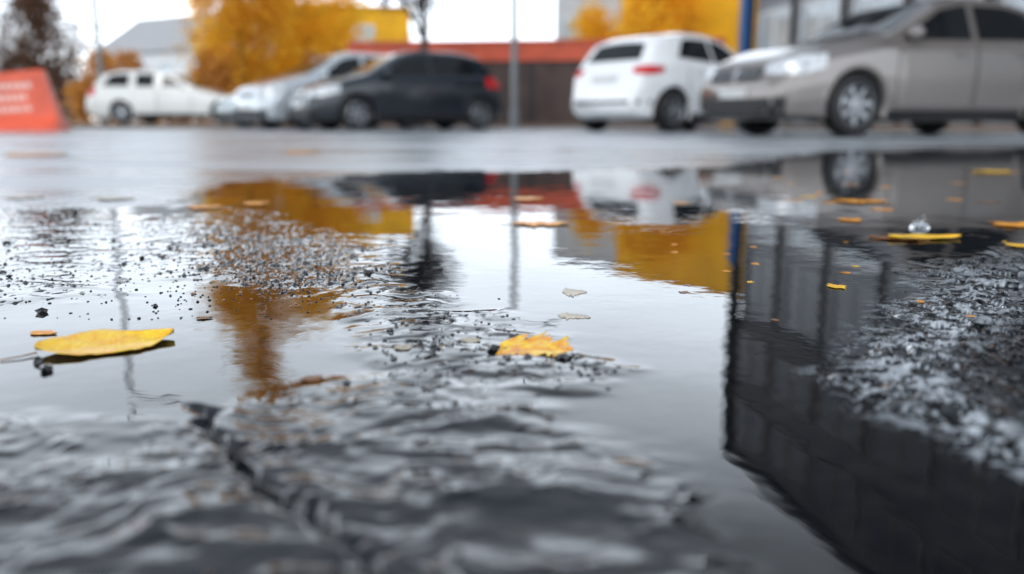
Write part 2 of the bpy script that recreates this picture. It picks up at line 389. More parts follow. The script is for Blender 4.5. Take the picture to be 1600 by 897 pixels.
        patch('sill_trim',[(TX(spec['xf']+RA+.03),0,.19),(TX(spec['xr']-RA-.03),0,.19)],[(TX(spec['xf']+RA+.03),0,.275),(TX(spec['xr']-RA-.03),0,.275)],(0,-s,0),M_dark,.006,k_=3)
        for c0 in xw:
            a=[];n=30
            for i in range(n+1):
                th=math.radians(-18)+math.radians(216)*i/n
                qx_,qz=c0+math.cos(th)*(RA+.012),R+math.sin(th)*(RA+.012)
                pt=hit((qx_,0,max(qz,.22)),(0,-s,0),0)
                a.append((qx_,pt.y,qz,th))
            vs=[];fs=[]
            for (qx_,y_,qz,th) in a:
                for rr,yy in((-.034,-.03),(-.020,.004),(.012,.009),(.024,.001)):
                    vs.append((qx_+math.cos(th)*rr,y_+s*yy,qz+math.sin(th)*rr))
            for i in range(n):
                for j in range(3): fs.append((i*4+j,(i+1)*4+j,(i+1)*4+j+1,i*4+j+1))
            mesh_obj('wheel_arch',vs,fs,spec.get('archmat',paint),root,smooth=True)
            wb=MB(); yo=s*Wd*.93; yi=s*Wd*.56
            wb.lathe_y([(RA+.004,yo),(RA+.004,yi),(.001,yi)],28,c0,R)
            o=wb.obj('wheel_well',M_well,root)
            for v in o.data.vertices: v.co.z=max(v.co.z,.145)
            wr_=empty('wheel',(c0,s*(Wd-.115),R),0); wr_.parent=root
            tb=MB(); rimr=R*.66
            pr=[(rimr,-.095),(R*.9,-.10),(R*.985,-.08),(R,-.05),(R,.05),(R*.985,.08),(R*.93,.098),(R*.80,.104),(rimr,.092),(rimr*.97,.06)]
            tb.lathe_y([(r_,y_*s) for r_,y_ in pr],48); tb.obj('tyre',M_tyre,wr_,smooth=True)
            rb=MB(); rb.lathe_y([(rimr*1.01,.094*s),(rimr*.93,.10*s),(rimr*.88,.075*s),(rimr*.86,-.02*s)],48)
            rb.lathe_y([(.001,.088*s),(.045,.086*s),(.058,.072*s),(.058,.03*s)],24)
            for q_ in range(nsp):
                th=2*math.pi*q_/nsp+.3
                u=Vector((math.cos(th),0,math.sin(th)));vv=Vector((-math.sin(th),0,math.cos(th)))
                w0,w1=.022,.030*6/nsp
                pts=[u*.04-vv*w0,u*.04+vv*w0,u*rimr*.9+vv*w1,u*rimr*.9-vv*w1]
                yv=[.078,.078,.080,.080]
                vs=[(p.x,y*s,p.z) for p,y in zip(pts,yv)]+[(p.x,(y-.03)*s,p.z) for p,y in zip(pts,yv)]
                rb.add(vs,[(0,1,2,3),(4,7,6,5),(0,4,5,1),(1,5,6,2),(2,6,7,3),(3,7,4,0)])
            rb.lathe_y([(rimr*.86,.0),(.001,0.0)],24,mi=1)
            rb.obj('rim',[rim or M_rim,M_dark],wr_)
    ws=spec['ws']; n=8
    def yz(w_,z_,bow=.0): return [(0,w_*Wd*(-1+2*i/n),z_-bow*abs(-1+2*i/n)**2) for i in range(n+1)]
    patch('windscreen',yz(ws[0],ws[1],.02),yz(ws[2],ws[3],.03),(-1,0,0),M_glass,.006,n=20,k_=12)
    rw=spec['rw']
    patch('rear_window',yz(rw[0],rw[1],.0),yz(rw[2],rw[3],.03),(1,0,0),M_sglass,.006,n=20,k_=12)
    for (w0,z0,w1,z1) in spec['grille']:
        patch('grille',[(0,w0*Wd,z0),(0,w1*Wd,z0)],[(0,w0*Wd,z1),(0,w1*Wd,z1)],(-1,0,0),M_dark,.009,n=10,k_=5)
        zz=(z0+z1)/2
        patch('grille_slat',[(0,w0*Wd*.97,zz-.006),(0,w1*Wd*.97,zz-.006)],[(0,w0*Wd*.97,zz+.006),(0,w1*Wd*.97,zz+.006)],(-1,0,0),M_chrome,.016,n=8,k_=1)
    patch('lower_grille',yz(.80,.20),yz(.84,.39),(-1,0,0),M_dark,.006)
    z_=spec['emb']; patch('emblem',[(0,-.005,z_-.055),(0,.045,z_),],[(0,-.045,z_),(0,.005,z_+.055)],(-1,0,0),M_chrome,.02,n=3,k_=3)
    patch('licence_plate',yz(.28,.40),yz(.28,.49),(-1,0,0),M_plate,.012)
    rp_=spec.get('rplate',.62); patch('licence_plate',yz(.30,rp_),yz(.30,rp_+.11),(1,0,0),M_plate,.012)
    bz0=spec.get('rbump',(.36,.50)); patch('rear_bumper_trim',yz(.86,bz0[0]),yz(.86,bz0[0]+.05),(1,0,0),M_dark,.006)
    return root
sedan=dict(L=4.45,W=1.74,R=.315,xf=.88,xr=3.52,
 top=[(0,.52),(.03,.65),(.12,.78),(.5,.92),(1.1,1.02),(1.28,1.055),(1.95,1.40),(2.3,1.475),(2.9,1.47),(3.3,1.39),(3.85,1.11),(4.3,1.05),(4.4,.92),(4.45,.6)],
 belt=[(0,.47),(.1,.62),(.5,.80),(1.2,.92),(2,.94),(3.9,.98),(4.45,.88)],
 plan=[(0,.70),(.06,.80),(.18,.90),(.4,.965),(.9,1),(3.6,1),(4.1,.95),(4.35,.86),(4.45,.74)],
 win=[(1.42,2.36,1.98,2.36),(2.44,3.35,2.44,3.18)],door=[(1.36,2.38),(2.42,3.22)],
 head=[(.04,.54,.62,.71),(.10,.70,.605,.75),(.25,.88,.61,.79),(.48,.96,.67,.81)],
 tail=[(.04,.55,.72,.9),(.1,.78,.70,.92),(.35,.97,.74,.90)],
 ws=(.80,1.08,.64,1.40),rw=(.72,1.14,.60,1.38),grille=[(.05,.56,.50,.69),(-.50,.56,-.05,.69)],emb=.64,rplate=.75)
hatch=dict(L=3.85,W=1.68,R=.30,xf=.80,xr=3.27,
 top=[(0,.48),(.03,.62),(.12,.73),(.45,.87),(.95,.99),(1.1,1.03),(1.75,1.38),(2.1,1.46),(2.9,1.45),(3.35,1.37),(3.58,1.13),(3.75,.88),(3.85,.55)],
 belt=[(0,.44),(.1,.60),(.45,.76),(1.1,.90),(2,.93),(3.5,.99),(3.85,.8)],
 plan=[(0,.70),(.06,.80),(.18,.90),(.4,.965),(.9,1),(3.0,1),(3.5,.95),(3.75,.87),(3.85,.76)],
 win=[(1.28,2.22,1.80,2.22),(2.30,3.20,2.30,3.06)],door=[(1.2,2.24),(2.28,2.95)],
 head=[(.04,.50,.58,.68),(.10,.70,.575,.73),(.25,.88,.59,.78),(.50,.96,.66,.79)],
 tail=[(.14,.72,.78,.96),(.22,.86,.76,.99),(.45,.97,.80,.97)],
 ws=(.80,1.05,.64,1.39),rw=(.72,1.02,.58,1.34),grille=[(-.36,.54,.36,.62)],emb=.66,rplate=.66)
suv=dict(L=4.0,W=1.80,R=.325,xf=.86,xr=3.30,tumble=.46,
 top=[(0,.55),(.03,.68),(.12,.80),(.5,.95),(1.05,1.06),(1.2,1.10),(1.85,1.45),(2.2,1.535),(2.8,1.53),(3.25,1.47),(3.52,1.385),(3.70,1.16),(3.86,.97),(3.94,.8),(4.0,.5)],
 belt=[(0,.5),(.1,.66),(.5,.84),(1.2,.97),(2,1.0),(3.3,1.07),(3.7,1.02),(4.0,.8)],
 plan=[(0,.70),(.06,.80),(.18,.90),(.4,.965),(.9,1),(3.0,1),(3.4,.965),(3.7,.89),(3.88,.81),(4.0,.70)],
 win=[(1.38,2.30,1.92,2.30),(2.36,3.20,2.36,2.98)],door=[(1.3,2.32),(2.37,3.0)],
 head=[(.04,.50,.66,.78),(.10,.70,.655,.82),(.25,.88,.67,.87),(.50,.96,.74,.88)],
 tail=[(.10,.62,.86,.95),(.16,.74,.845,.975),(.26,.86,.845,.985),(.46,.95,.89,.965)],
 ws=(.80,1.12,.64,1.46),rw=(.62,1.07,.54,1.35),grille=[(-.36,.62,.36,.71)],emb=.76,rplate=.74,rbump=(.42,.5))
silv=dict(suv); silv.update(L=4.0,top=[(0,.55),(.03,.70),(.12,.84),(.5,.98),(.85,1.06),(1.0,1.10),(1.75,1.50),(2.1,1.59),(2.9,1.59),(3.4,1.52),(3.62,1.40),(3.78,1.16),(3.9,.97),(3.95,.8),(4.0,.5)],win=[(1.22,2.22,1.80,2.22),(2.32,3.35,2.32,3.14)],tumble=.36)
wagon=dict(L=4.85,W=1.78,R=.31,xf=.95,xr=3.80,
 top=[(0,.42),(.03,.54),(.12,.60),(.5,.70),(1.3,.87),(1.6,.96),(2.4,1.36),(2.75,1.46),(3.9,1.46),(4.35,1.38),(4.6,1.08),(4.8,.85),(4.85,.5)],
 belt=[(0,.40),(.1,.50),(.5,.64),(1.6,.87),(2.1,.94),(4.4,.98),(4.85,.80)],
 plan=[(0,.66),(.06,.78),(.18,.88),(.4,.965),(.9,1),(4.0,1),(4.4,.96),(4.7,.9),(4.85,.8)],
 win=[(1.95,2.62,2.40,2.62),(2.85,3.35,2.85,3.35),(3.55,4.30,3.55,4.08)],door=[(1.8,2.72),(2.78,3.42)],
 head=[(.04,.50,.47,.56),(.10,.70,.465,.58),(.25,.88,.47,.61),(.50,.96,.53,.64)],
 tail=[(.05,.72,.76,1.00),(.12,.86,.76,1.02),(.3,.97,.78,1.00)],
 ws=(.80,1.00,.64,1.39),rw=(.72,1.06,.62,1.34),grille=[(-.36,.44,.36,.51)],emb=.54,rplate=.66)
def paint(n,c,metal=0.0,rough=.3,var=.08,coat=1.0): return mat(n,c,rough=rough,metal=metal,coat=coat,var=var,scale=1.5)
P_t=paint('taupe_metallic_paint',(.215,.19,.176),.4,.28)
P_w=paint('white_paint',(.82,.83,.84),0,.25,.03)
P_b=paint('black_blue_paint',(.005,.009,.015),.0,.30,coat=.6)
P_s=paint('silver_paint',(.55,.59,.62),.4,.3)
P_l=paint('pale_teal_paint',(.38,.48,.50),.2,.3)
P_c=paint('cream_white_paint',(.70,.70,.67),0,.3)
wyf=lambda s:(s['W']/2-.1)
hv=lambda deg:(math.cos(math.radians(deg)),math.sin(math.radians(deg)))
build_car('c',sedan,P_t,(sedan['L']/2-sedan['xf'],wyf(sedan)),(3.43,8.6),hv(180+20),label='taupe metallic sedan with alloy wheels on wet asphalt',nsp=7)
build_car('c',suv,P_w,(suv['L']/2-suv['xr'],-wyf(suv)),(2.43,13.0),hv(40),label='white hatchback seen from behind with red tail lights')
build_car('c',hatch,P_b,(hatch['L']/2-hatch['xf'],wyf(hatch)),(-2.75,15.0),hv(180+31),label='black compact hatchback parked beside silver car')
build_car('c',silv,P_s,(0,0),(-3.8,18.3),hv(180+40),label='silver tall hatchback behind the black car')
build_car('c',hatch,P_l,(0,0),(-5.55,22.0),hv(180+40),label='pale teal hatchback behind the silver car')
build_car('c',wagon,P_c,(0,0),(-9.35,24.2),hv(-3),zoff=.10,label='cream white estate car with sloping nose on the verge')
# ------------------------------------------------------------ verges
M_soil=mat('leafy_soil',(.16,.085,.035),rough=.85,scale=3,col2=(.05,.035,.022),bump=.6,bscale=30)
M_kerb=mat('kerb_stone',(.16,.11,.08),rough=.6)
def verge(poly,z=.12,label=''):
    n=len(poly); top=[(x,y,z) for x,y in poly]; bo=[(x,y,0) for x,y in poly]
    v=top+bo; f=[tuple(range(n))]+[(i,n+i,n+(i+1)%n,(i+1)%n) for i in range(n)]
    o=mesh_obj('verge',v,f,[M_soil,M_kerb],fm=[0]+[1]*n,kind='structure'); o['label']=label
verge([(-60,23.0),(-6.8,22.9),(-6.6,25.4),(5,25.6),(7.0,28.8),(7,60),(-60,60)],.10,'raised verge with soil and fallen leaves')
verge([(5.5,14.5),(12,11.5),(10.5,20),(8.6,24),(6.4,26)],.10,'small planted verge beside the office building')
# ------------------------------------------------------------ walls & buildings
M_wall=mat('dark_render_wall',(.075,.048,.042),rough=.8,scale=1.2,var=.35)
M_redtrim=mat('red_metal_trim',(.60,.085,.03),rough=.5,scale=2,var=.3)
r=empty('boundary_wall',(-5.2,27.6,.10),math.atan2(-1.4,11.4),label='dark boundary wall with red metal coping',cat='wall')
b=MB()
for i in range(6): b.box(i*1.95,i*1.95+1.93,0,.2,0,1.93,0)
b.obj('wall_panel',M_wall,r)
b=MB(); b.box(-.05,11.75,-.06,.28,1.933,2.48,0); b.box(-.05,11.75,-.12,.34,2.483,2.56,0); b.obj('coping',M_redtrim,r)
b=MB()
for i in range(7): b.box(i*1.95-.07,i*1.95+.05,-.05,-.003,0,1.92,0)
b.obj('post',M_dark,r)
M_yel=mat('yellow_render',(.90,.46,.008),rough=.7,scale=.5,var=.3)
M_grey=mat('pale_grey_render',(.50,.52,.54),rough=.7,scale=.8,var=.15)
M_pale=mat('pale_white_render',(.70,.72,.74),rough=.7,scale=.8,var=.1)
M_dgrey=mat('brown_grey_cladding',(.13,.115,.11),rough=.7,scale=.8,var=.2)
M_wg=mat('window_pane',(.45,.55,.62),rough=.08,ior=1.7,var=.3,scale=1.2)
M_wf=mat('window_frame_white',(.65,.66,.67),rough=.5)
M_roof=mat('roof_sheet',(.17,.16,.16),rough=.6)
M_roof2=mat('pale_roof_sheet',(.42,.42,.43),rough=.6)
M_blue=mat('blue_painted_steel',(.015,.10,.30),rough=.5)
def window(parent,x,z,w_,h_,y=0,frame=M_wf,pane=M_wg,ft=.07):
    r=empty('window',(x,y,z)); r.parent=parent
    b=MB(); b.box(0,ft,-.06,-.003,0,h_); b.box(w_-ft,w_,-.06,-.003,0,h_); b.box(ft,w_-ft,-.06,-.003,0,ft); b.box(ft,w_-ft,-.06,-.003,h_-ft,h_); b.box(w_/2-.02,w_/2+.02,-.06,-.012,ft,h_-ft)
    b.obj('frame',frame,r)
    b=MB(); b.box(ft,w_/2-.02,-.03,-.004,ft,h_-ft); b.box(w_/2+.02,w_-ft,-.03,-.004,ft,h_-ft); b.obj('pane',pane,r)
def building(name,A,B,depth,H,wallm,label,wins,z0=0,cat='building',gable=None):
    ax,ay=A;bx,by=B; Ln=math.hypot(bx-ax,by-ay); r=empty(name,(ax,ay,z0),math.atan2(by-ay,bx-ax),label=label,cat=cat)
    b=MB()
    if gable:
        v=[(0,0,0),(Ln,0,0),(Ln,depth,0),(0,depth,0),(0,0,H),(Ln,0,H),(Ln,depth,H),(0,depth,H),(0,depth/2,H+gable),(Ln,depth/2,H+gable)]
        b.add(v,[(0,1,5,4),(1,2,6,9,5),(2,3,7,6),(3,0,4,8,7)]); b.obj('wall',wallm,r)
        g=MB(); g.add([(-.3,-.3,H-.02),(Ln+.3,-.3,H-.02),(Ln+.3,depth/2,H+gable+.1),(-.3,depth/2,H+gable+.1),(-.3,depth+.3,H-.02),(Ln+.3,depth+.3,H-.02)],[(0,1,2,3),(3,2,5,4)]); g.obj('roof',M_roof2,r)
    else:
        b.box(0,Ln,0,depth,0,H); b.obj('wall',wallm,r)
        g=MB(); g.box(-.15,Ln+.15,-.15,depth+.15,H+.003,H+.12); g.obj('roof',M_roof if wallm is not M_yel else M_yel,r)
    for wdef in wins: window(r,*wdef)
    return r,Ln
building('yellow_building',(5.4,42.6),(10.2,34.8),14,7.3,M_yel,'bright yellow rendered two storey building',[(1.2,1.4,1.6,1.3),(4.2,1.4,1.6,1.3)])
building('grey_building',(2.4,47.6),(5.35,42.75),12,7.3,M_grey,'pale grey building beside the yellow building',[(.5,4.4,1.3,1.4),(2.4,4.4,1.3,1.4),(4.1,4.4,1.2,1.4),(.5,1.4,1.3,1.4),(2.4,1.4,1.3,1.4)])
building('yellow_building',(-13.2,48),(-5.9,50),10,6.5,M_yel,'yellow rendered building with one pale window',[(4.3,3.9,1.25,1.7)])
building('house',(-32,66),(-20.5,60),9,5.2,M_pale,'pale white house with pitched roof',[(1.5,3,1.3,1.4),(4.5,3,1.3,1.4),(7,3,1.3,1.4)],gable=3.0)
M_office=mat('charcoal_cladding',(.008,.008,.010),rough=.5,scale=1,var=.3)
M_opane=mat('office_pane_light',(.46,.53,.58),rough=.07,ior=1.7,var=.3,scale=.6)
M_omid=mat('office_pane_mid',(.13,.14,.155),rough=.1,ior=1.5,var=.5,scale=.5)
M_odark=mat('office_pane_dark',(.024,.026,.032),rough=.1,ior=1.38,var=.5,scale=.5,col2=(.012,.010,.010))
M_conc=mat('pale_concrete',(.28,.30,.32),rough=.7)
A=(7.75,28.0);B=(12.05,4.8)
Ln=math.hypot(B[0]-A[0],B[1]-A[1])
ro=empty('office_building',(A[0],A[1],0),math.atan2(B[1]-A[1],B[0]-A[0]),label='tall charcoal office building with glazed lower floors and blue corner column',cat='building')
b=MB(); b.box(0,Ln,.15,9,0,6.3,0); b.box(0,Ln,0,9,6.303,11.3,1); b.obj('wall',[M_conc,M_office],ro)
b=MB(); b.box(-.1,Ln+.1,-.15,9.1,11.303,11.6); b.obj('roof',M_office,ro)
b=MB(); b.box(-.30,-.02,-.3,.1,0,4.6,0); b.box(-.24,-.02,-.24,.1,4.603,11.3,1); b.obj('column',[M_blue,M_office],ro,label='blue painted steel corner column')
nb=9; bw=Ln/nb
for i in range(nb):
    x0=i*bw
    for z0,hh,pm in((.35,3.2,M_opane),(3.9,2.2,M_omid)):
        window(ro,x0+.30,z0,bw-.6,hh,y=.147,pane=pm,frame=M_conc if pm is M_omid else M_wf,ft=.10)
    for z0 in(6.8,9.2):
        window(ro,x0+.22,z0,bw-.44,1.6,pane=M_odark,frame=M_dgrey,ft=.04)
    b=MB(); b.box(x0+.03,x0+.17,-.12,.0,0,6.29); b.obj('column',M_office,ro)
# ------------------------------------------------------------ lamp posts
M_galv=mat('galvanised_steel',(.20,.21,.22),rough=.5,metal=.2)
def lamp(x,y,z,H,r0,arm,label):
    r=empty('lamp_post',(x,y,z),0,label=label,cat='lamp post',group='lamp posts')
    b=MB(); b.tube((0,0,0),(0,0,.5),r0*1.5,r0*1.4,14); b.tube((0,0,.5),(0,0,H),r0,r0*.75,14); b.obj('pole',M_galv,r,smooth=False)
    b=MB(); b.tube((0,0,H-.03),(arm*.5,0,H+.18),r0*.5,r0*.45,10); b.tube((arm*.5,0,H+.18),(arm,0,H+.22),r0*.45,r0*.4,10); b.obj('arm',M_galv,r)
    b=MB(); b.box(arm-.05,arm+.5,-.11,.11,H+.18,H+.28); b.obj('lamp_head',M_dark,r)
lamp(.06,21.3,0.0,5.0,.09,.6,'galvanised grey lamp post in front of dark wall')
lamp(-12.7,26.5,.10,8.6,.09,1.1,'tall thin grey lamp post on the verge')
# ------------------------------------------------------------ orange barrier
M_or=mat('red_orange_plastic',(.82,.12,.055),rough=.4,var=.3,scale=2)
M_wp=mat('faded_white_print',(.88,.62,.55),rough=.5)
r=empty('road_barrier',(-8.60,14.3,0),math.radians(8),label='red orange plastic road barrier with faded white lettering',cat='road barrier')
b=MB()
prf=[(-.26,0),(-.26,.12),(-.13,.22),(-.08,.97),(-.04,1.02),(.04,1.02),(.08,.97),(.13,.22),(.26,.12),(.26,0)]
vs=[];n=len(prf)
for xx,sc in((-1.0,.82),(-.93,.83),(.93,1),(1.0,1)):
    for y,z in prf: vs.append((xx-(.24*z if xx>0 else -.12*z),y,z*sc if abs(xx)<.95 else z*.985*sc))
fs=[(i*n+j,(i+1)*n+j,(i+1)*n+(j+1)%n,i*n+(j+1)%n) for i in range(3) for j in range(n)]+[tuple(range(n))[::-1],tuple(3*n+i for i in range(n))]
b.add(vs,fs); b.obj('barrier_body',M_or,r)
rr=random.Random(3)
for row in range(3):
    x=-.72
    while x<.50:
        w_=rr.uniform(.05,.10); z0=.30+row*.19+x*.06
        b=MB(); b.add([(x,-.122+z0*.05-.016,z0),(x+w_,-.122+z0*.05-.016,z0),(x+w_,-.122+(z0+.09)*.05-.019,z0+.09),(x,-.122+(z0+.09)*.05-.019,z0+.09)],[(0,1,2,3)]); b.obj('printed_letter',M_wp,r); x+=w_+.025
# ------------------------------------------------------------ trees
def leafmat(n,c,c2,tr=0.0):
    m,nt,b=newmat(n); oi=N(nt,'ShaderNodeNewGeometry'); r=N(nt,'ShaderNodeValToRGB')
    r.color_ramp.elements[0].color=(*c2,1); r.color_ramp.elements[1].color=(*c,1)
    nt.links.new(oi.outputs['Random Per Island'],r.inputs[0]); nt.links.new(r.outputs[0],b.inputs['Base Color']); b.inputs['Roughness'].default_value=.95; b.inputs['Specular IOR Level'].default_value=.05
    if tr>0:
        t=N(nt,'ShaderNodeBsdfTranslucent'); nt.links.new(r.outputs[0],t.inputs['Color']); mx=N(nt,'ShaderNodeMixShader'); mx.inputs[0].default_value=tr
        out=nt.nodes['Material Output']; nt.links.new(b.outputs[0],mx.inputs[1]); nt.links.new(t.outputs[0],mx.inputs[2]); nt.links.new(mx.outputs[0],out.inputs['Surface'])
    return m
M_bark=mat('bark',(.045,.036,.032),rough=.9,bump=.5)
def tree(loc,H,spread,label,seed,base=.22,trunkr=None,bark=M_bark,levels=4,maxr=None,thick=.5):
    rr=random.Random(seed); r=empty('tree',loc,rr.random()*6,label=label,cat='tree')
    b=MB(); tw=MB()
    tr=trunkr or H*.014
    def grow(p,d,ln,rad,lv):
        k_=3; pp=Vector(p)
        for i in range(k_):
            d2=(d+Vector((rr.uniform(-.16,.16),rr.uniform(-.16,.16),rr.uniform(-.03,.10)))).normalized()
            q_=pp+d2*ln/k_
            if maxr and math.hypot(q_.x,q_.y)>maxr:
                s_=maxr*rr.uniform(.7,1)/math.hypot(q_.x,q_.y); q_.x*=s_; q_.y*=s_
            if (q_-pp).length<1e-4: continue
            (b if lv<3 else tw).tube(pp,q_,rad*(1-.25*i/k_),rad*(1-.25*(i+1)/k_),7 if lv<2 else 3,cap=False)
            if lv<levels:
                for _ in range(2):
                    a=rr.uniform(0,6.28); t_=rr.uniform(.5,1.0)
                    o_=d2.orthogonal().normalized(); o_=Matrix.Rotation(a,3,d2)@o_
                    grow(q_,(d2+o_*t_*spread).normalized(),ln*rr.uniform(.5,.72),rad*thick,lv+1)
            pp=q_; d=d2
    b.tube((0,0,0),(0,0,H*base),tr*1.25,tr,9,cap=False)
    grow(Vector((0,0,H*base)),Vector((0,0,1)),H*.45,tr,0)
    b.obj('trunk',bark,r,smooth=True)
    tw.obj('crown',[bark],r)
    return r
def clump_tree(loc,H,z0,rad,leafm,ncl,per,lsz,csz,label,seed,trunkr=.09,bark=M_bark,droop=1.3):
    rr=random.Random(seed); r=empty('tree',loc,rr.random()*6,label=label,cat='tree')
    b=MB(); tw=MB(); pp=Vector((0,0,0)); axis=[pp]
    for i in range(8):
        q_=Vector((rr.uniform(-.05,.05)*H*.3,rr.uniform(-.05,.05)*H*.3,H*.92*(i+1)/8)); b.tube(pp,q_,trunkr*(1-.11*i),trunkr*(1-.11*(i+1)),8,cap=False); pp=q_; axis.append(q_)
    for c_ in range(ncl):
        u=rr.random(); z=z0+(H-z0)*u
        prof=math.sin(math.pi*min(1,(u*.86+.14)))**.6
        a=rr.uniform(0,6.28); q=rad*prof*math.sqrt(rr.random())*rr.uniform(.75,1.2)
        c=Vector((math.cos(a)*q,math.sin(a)*q,z))
        zi=max(.4,z-rr.uniform(.3,.9)); k=min(7,int(zi/(H*.92)*8)); s0=axis[k].lerp(axis[k+1],.5)
        mid_=(s0+c)/2+Vector((0,0,.25)); b.tube(s0,mid_,trunkr*.28,trunkr*.18,5,cap=False); b.tube(mid_,c,trunkr*.18,trunkr*.07,4,cap=False)
        cs=csz*rr.uniform(.6,1.25)
        for i in range(per):
            p=c+Vector((rr.gauss(0,cs),rr.gauss(0,cs),rr.gauss(-cs*.4,cs*droop))); s=lsz*rr.uniform(.5,1.2)
            if p.z<z0*.6: continue
            u_=Vector((rr.gauss(0,1),rr.gauss(0,1),rr.gauss(0,1))).normalized(); v=u_.orthogonal().normalized()
            tw.add([p-u_*s,p+v*s*.6,p+u_*s,p-v*s*.6],[(0,1,2,3)],0)
    b.obj('trunk',bark,r,smooth=True); tw.obj('crown',[leafm],r)
    return r
L_gold=leafmat('golden_leaves',(1.0,.70,.07),(.92,.50,.04),.4)
L_rust=leafmat('golden_brown_leaves',(1.0,.62,.06),(.66,.30,.04),.4)
L_or=leafmat('orange_brown_leaves',(.80,.40,.10),(.40,.18,.05),.3)
L_br=leafmat('brown_leaves',(.17,.095,.06),(.09,.055,.04))
clump_tree((-9.0,29,.10),9.4,1.5,1.55,L_rust,68,120,.11,.36,'tall golden brown birch in autumn leaf on the verge',5)
clump_tree((-10.7,32,.10),7.4,1.4,1.3,L_gold,44,110,.11,.36,'smaller golden autumn tree beside the birch',15)
clump_tree((-8.6,36,.10),8.0,1.4,2.4,L_gold,80,110,.12,.40,'golden autumn tree in front of yellow building',17)
clump_tree((-8.2,40,.10),5.6,1.4,1.4,L_gold,36,110,.12,.38,'low golden autumn tree beside pale window',18)
tree((-2.4,22.6,0),5.6,1.15,'small bare dark forked tree before the wall',8,base=.25,trunkr=.11,levels=4,maxr=1.4,thick=.6)
clump_tree((-22.6,41,.10),6.0,1.3,2.3,L_br,150,56,.10,.42,'bare brown tree with few remaining leaves',29,trunkr=.11,droop=.9)
clump_tree((3.9,40,.10),5.0,2.6,.9,L_gold,26,110,.12,.30,'golden tree in front of grey building',12)
clump_tree((6.3,38,.10),6.2,2.0,1.6,L_gold,55,110,.12,.36,'golden tree in front of yellow building',13)
def hedge(x0,x1,y,hh,m_,label,seed,n=9000):
    rr=random.Random(seed); b=MB()
    for i in range(n):
        x=rr.uniform(x0,x1); z=rr.random()**.7*hh*(.75+.25*math.sin(x*1.7)+.12*math.sin(x*5.1)); c=Vector((x,y+rr.gauss(0,.35),max(z,.03)))
        u=Vector((rr.gauss(0,1),rr.gauss(0,1),rr.gauss(0,1))).normalized(); v=u.orthogonal().normalized(); s=rr.uniform(.07,.13)
        b.add([c-u*s,c+v*s*.6,c+u*s,c-v*s*.6],[(0,1,2,3)])
    o=b.obj('hedge',m_); o.location.z=.10; o['label']=label; o['category']='hedge'; return o
hedge(-15.5,-5.5,30,2.5,L_or,'loose orange brown autumn hedge',21,9000)
M_wood=leafmat('distant_wood_leaves',(.26,.24,.23),(.15,.14,.14))
b=MB(); rr=random.Random(4)
for i in range(12000):
    x=rr.uniform(-95,40); hh=4.4+1.6*math.sin(x*.21)+1.0*math.sin(x*.57+1)
    c=Vector((x,95+rr.gauss(0,2),rr.random()**.8*hh)); u=Vector((rr.gauss(0,1),rr.gauss(0,1),rr.gauss(0,1))).normalized(); v=u.orthogonal().normalized(); s=rr.uniform(.3,.7)
    b.add([c-u*s,c+v*s*.6,c+u*s,c-v*s*.6],[(0,1,2,3)])
o=b.obj('distant_woodland',M_wood); o['kind']='stuff'; o['label']='hazy grey brown line of distant trees'; o['category']='woodland'
bw_=MB(); bw_.box(-15.2,-12.6,22.0,22.3,.0,.70)
r=bw_.obj('low_wall',mat('pale_mossy_concrete',(.36,.37,.28),rough=.8,scale=2,var=.3))
r['label']='low pale concrete wall beside estate car'; r['category']='wall'
# ------------------------------------------------------------ leaves on the water
def lm(n,c,c2,sc=60):
    return mat(n,c,rough=.42,coat=.15,scale=sc,col2=c2,bump=.25,bscale=180,spec=.4)
LY=lm('wet_yellow_leaf',(.95,.62,.03),(.88,.42,.02)); LO=lm('wet_orange_leaf',(.95,.42,.015),(.70,.22,.01)); LYO=lm('yellow_orange_leaf',(.98,.66,.06),(.80,.24,.01),110); LP=lm('pale_sunken_leaf',(.55,.46,.33),(.36,.30,.22)); LB=lm('brown_leaf',(.30,.12,.03),(.12,.05,.02))
def leaf(px,py,ln,wd,ang,mt,curl,label,seed,lobes=0,lift=.0008,tilt=0,stalk=True):
    rr=random.Random(seed); x,y=gp(px,py); n=26;k_=8
    rag=[[1+rr.uniform(-.45,.25) if lobes else 1+rr.uniform(-.06,.04) for _ in range(n+1)] for _ in(0,1)]
    vs=[];fs=[]
    for i in range(n+1):
        t=i/n
        for j in range(-k_,k_+1):
            s_=1 if j>=0 else -1
            hw=wd*.5*(math.sin(math.pi*t**.8)**.75 if 0<t<1 else 0)
            if lobes: hw*=1+.25*math.sin(t*math.pi*2*lobes+s_*.7+seed)
            else: hw*=1+.10*math.sin(t*9+s_+seed)
            hw*=rag[0 if s_>0 else 1][i]
            v=j/k_
            z=lift+curl*(abs(v)**1.6*ln*.05+ (2*t-1)**4*ln*.05)+ .0003*math.sin(t*17+v*4+seed)*min(1,ln/.05)-.0004*math.exp(-(v/.12)**2)
            vs.append(((t-.5)*ln,hw*v+.06*ln*math.sin(t*3+seed),max(z,.0003)))
    m_=2*k_+1
    for i in range(n):
        for j in range(2*k_): a=i*m_+j; fs.append((a,a+m_,a+m_+1,a+1))
    r=empty('fallen_leaf',(x,y,max(ground_z(x,y),-.0004)),math.radians(ang),label=label,cat='leaf',group='fallen autumn leaves')
    o=mesh_obj('blade',vs,fs,mt,r,smooth=True); md=o.modifiers.new('s','SOLIDIFY'); md.thickness=.0003
    if stalk:
        b=MB(); yy=.06*ln*math.sin(seed); b.tube((-.49*ln,yy,lift+.0004),(-.60*ln,yy-.03*ln,.0012),.0007,.0005,6); b.tube((-.60*ln,yy-.03*ln,.0012),(-.74*ln,yy-.02*ln,.0006),.0005,.0005,6); b.obj('stalk',LB,r)
    r.rotation_euler.x=math.radians(tilt)
    return r
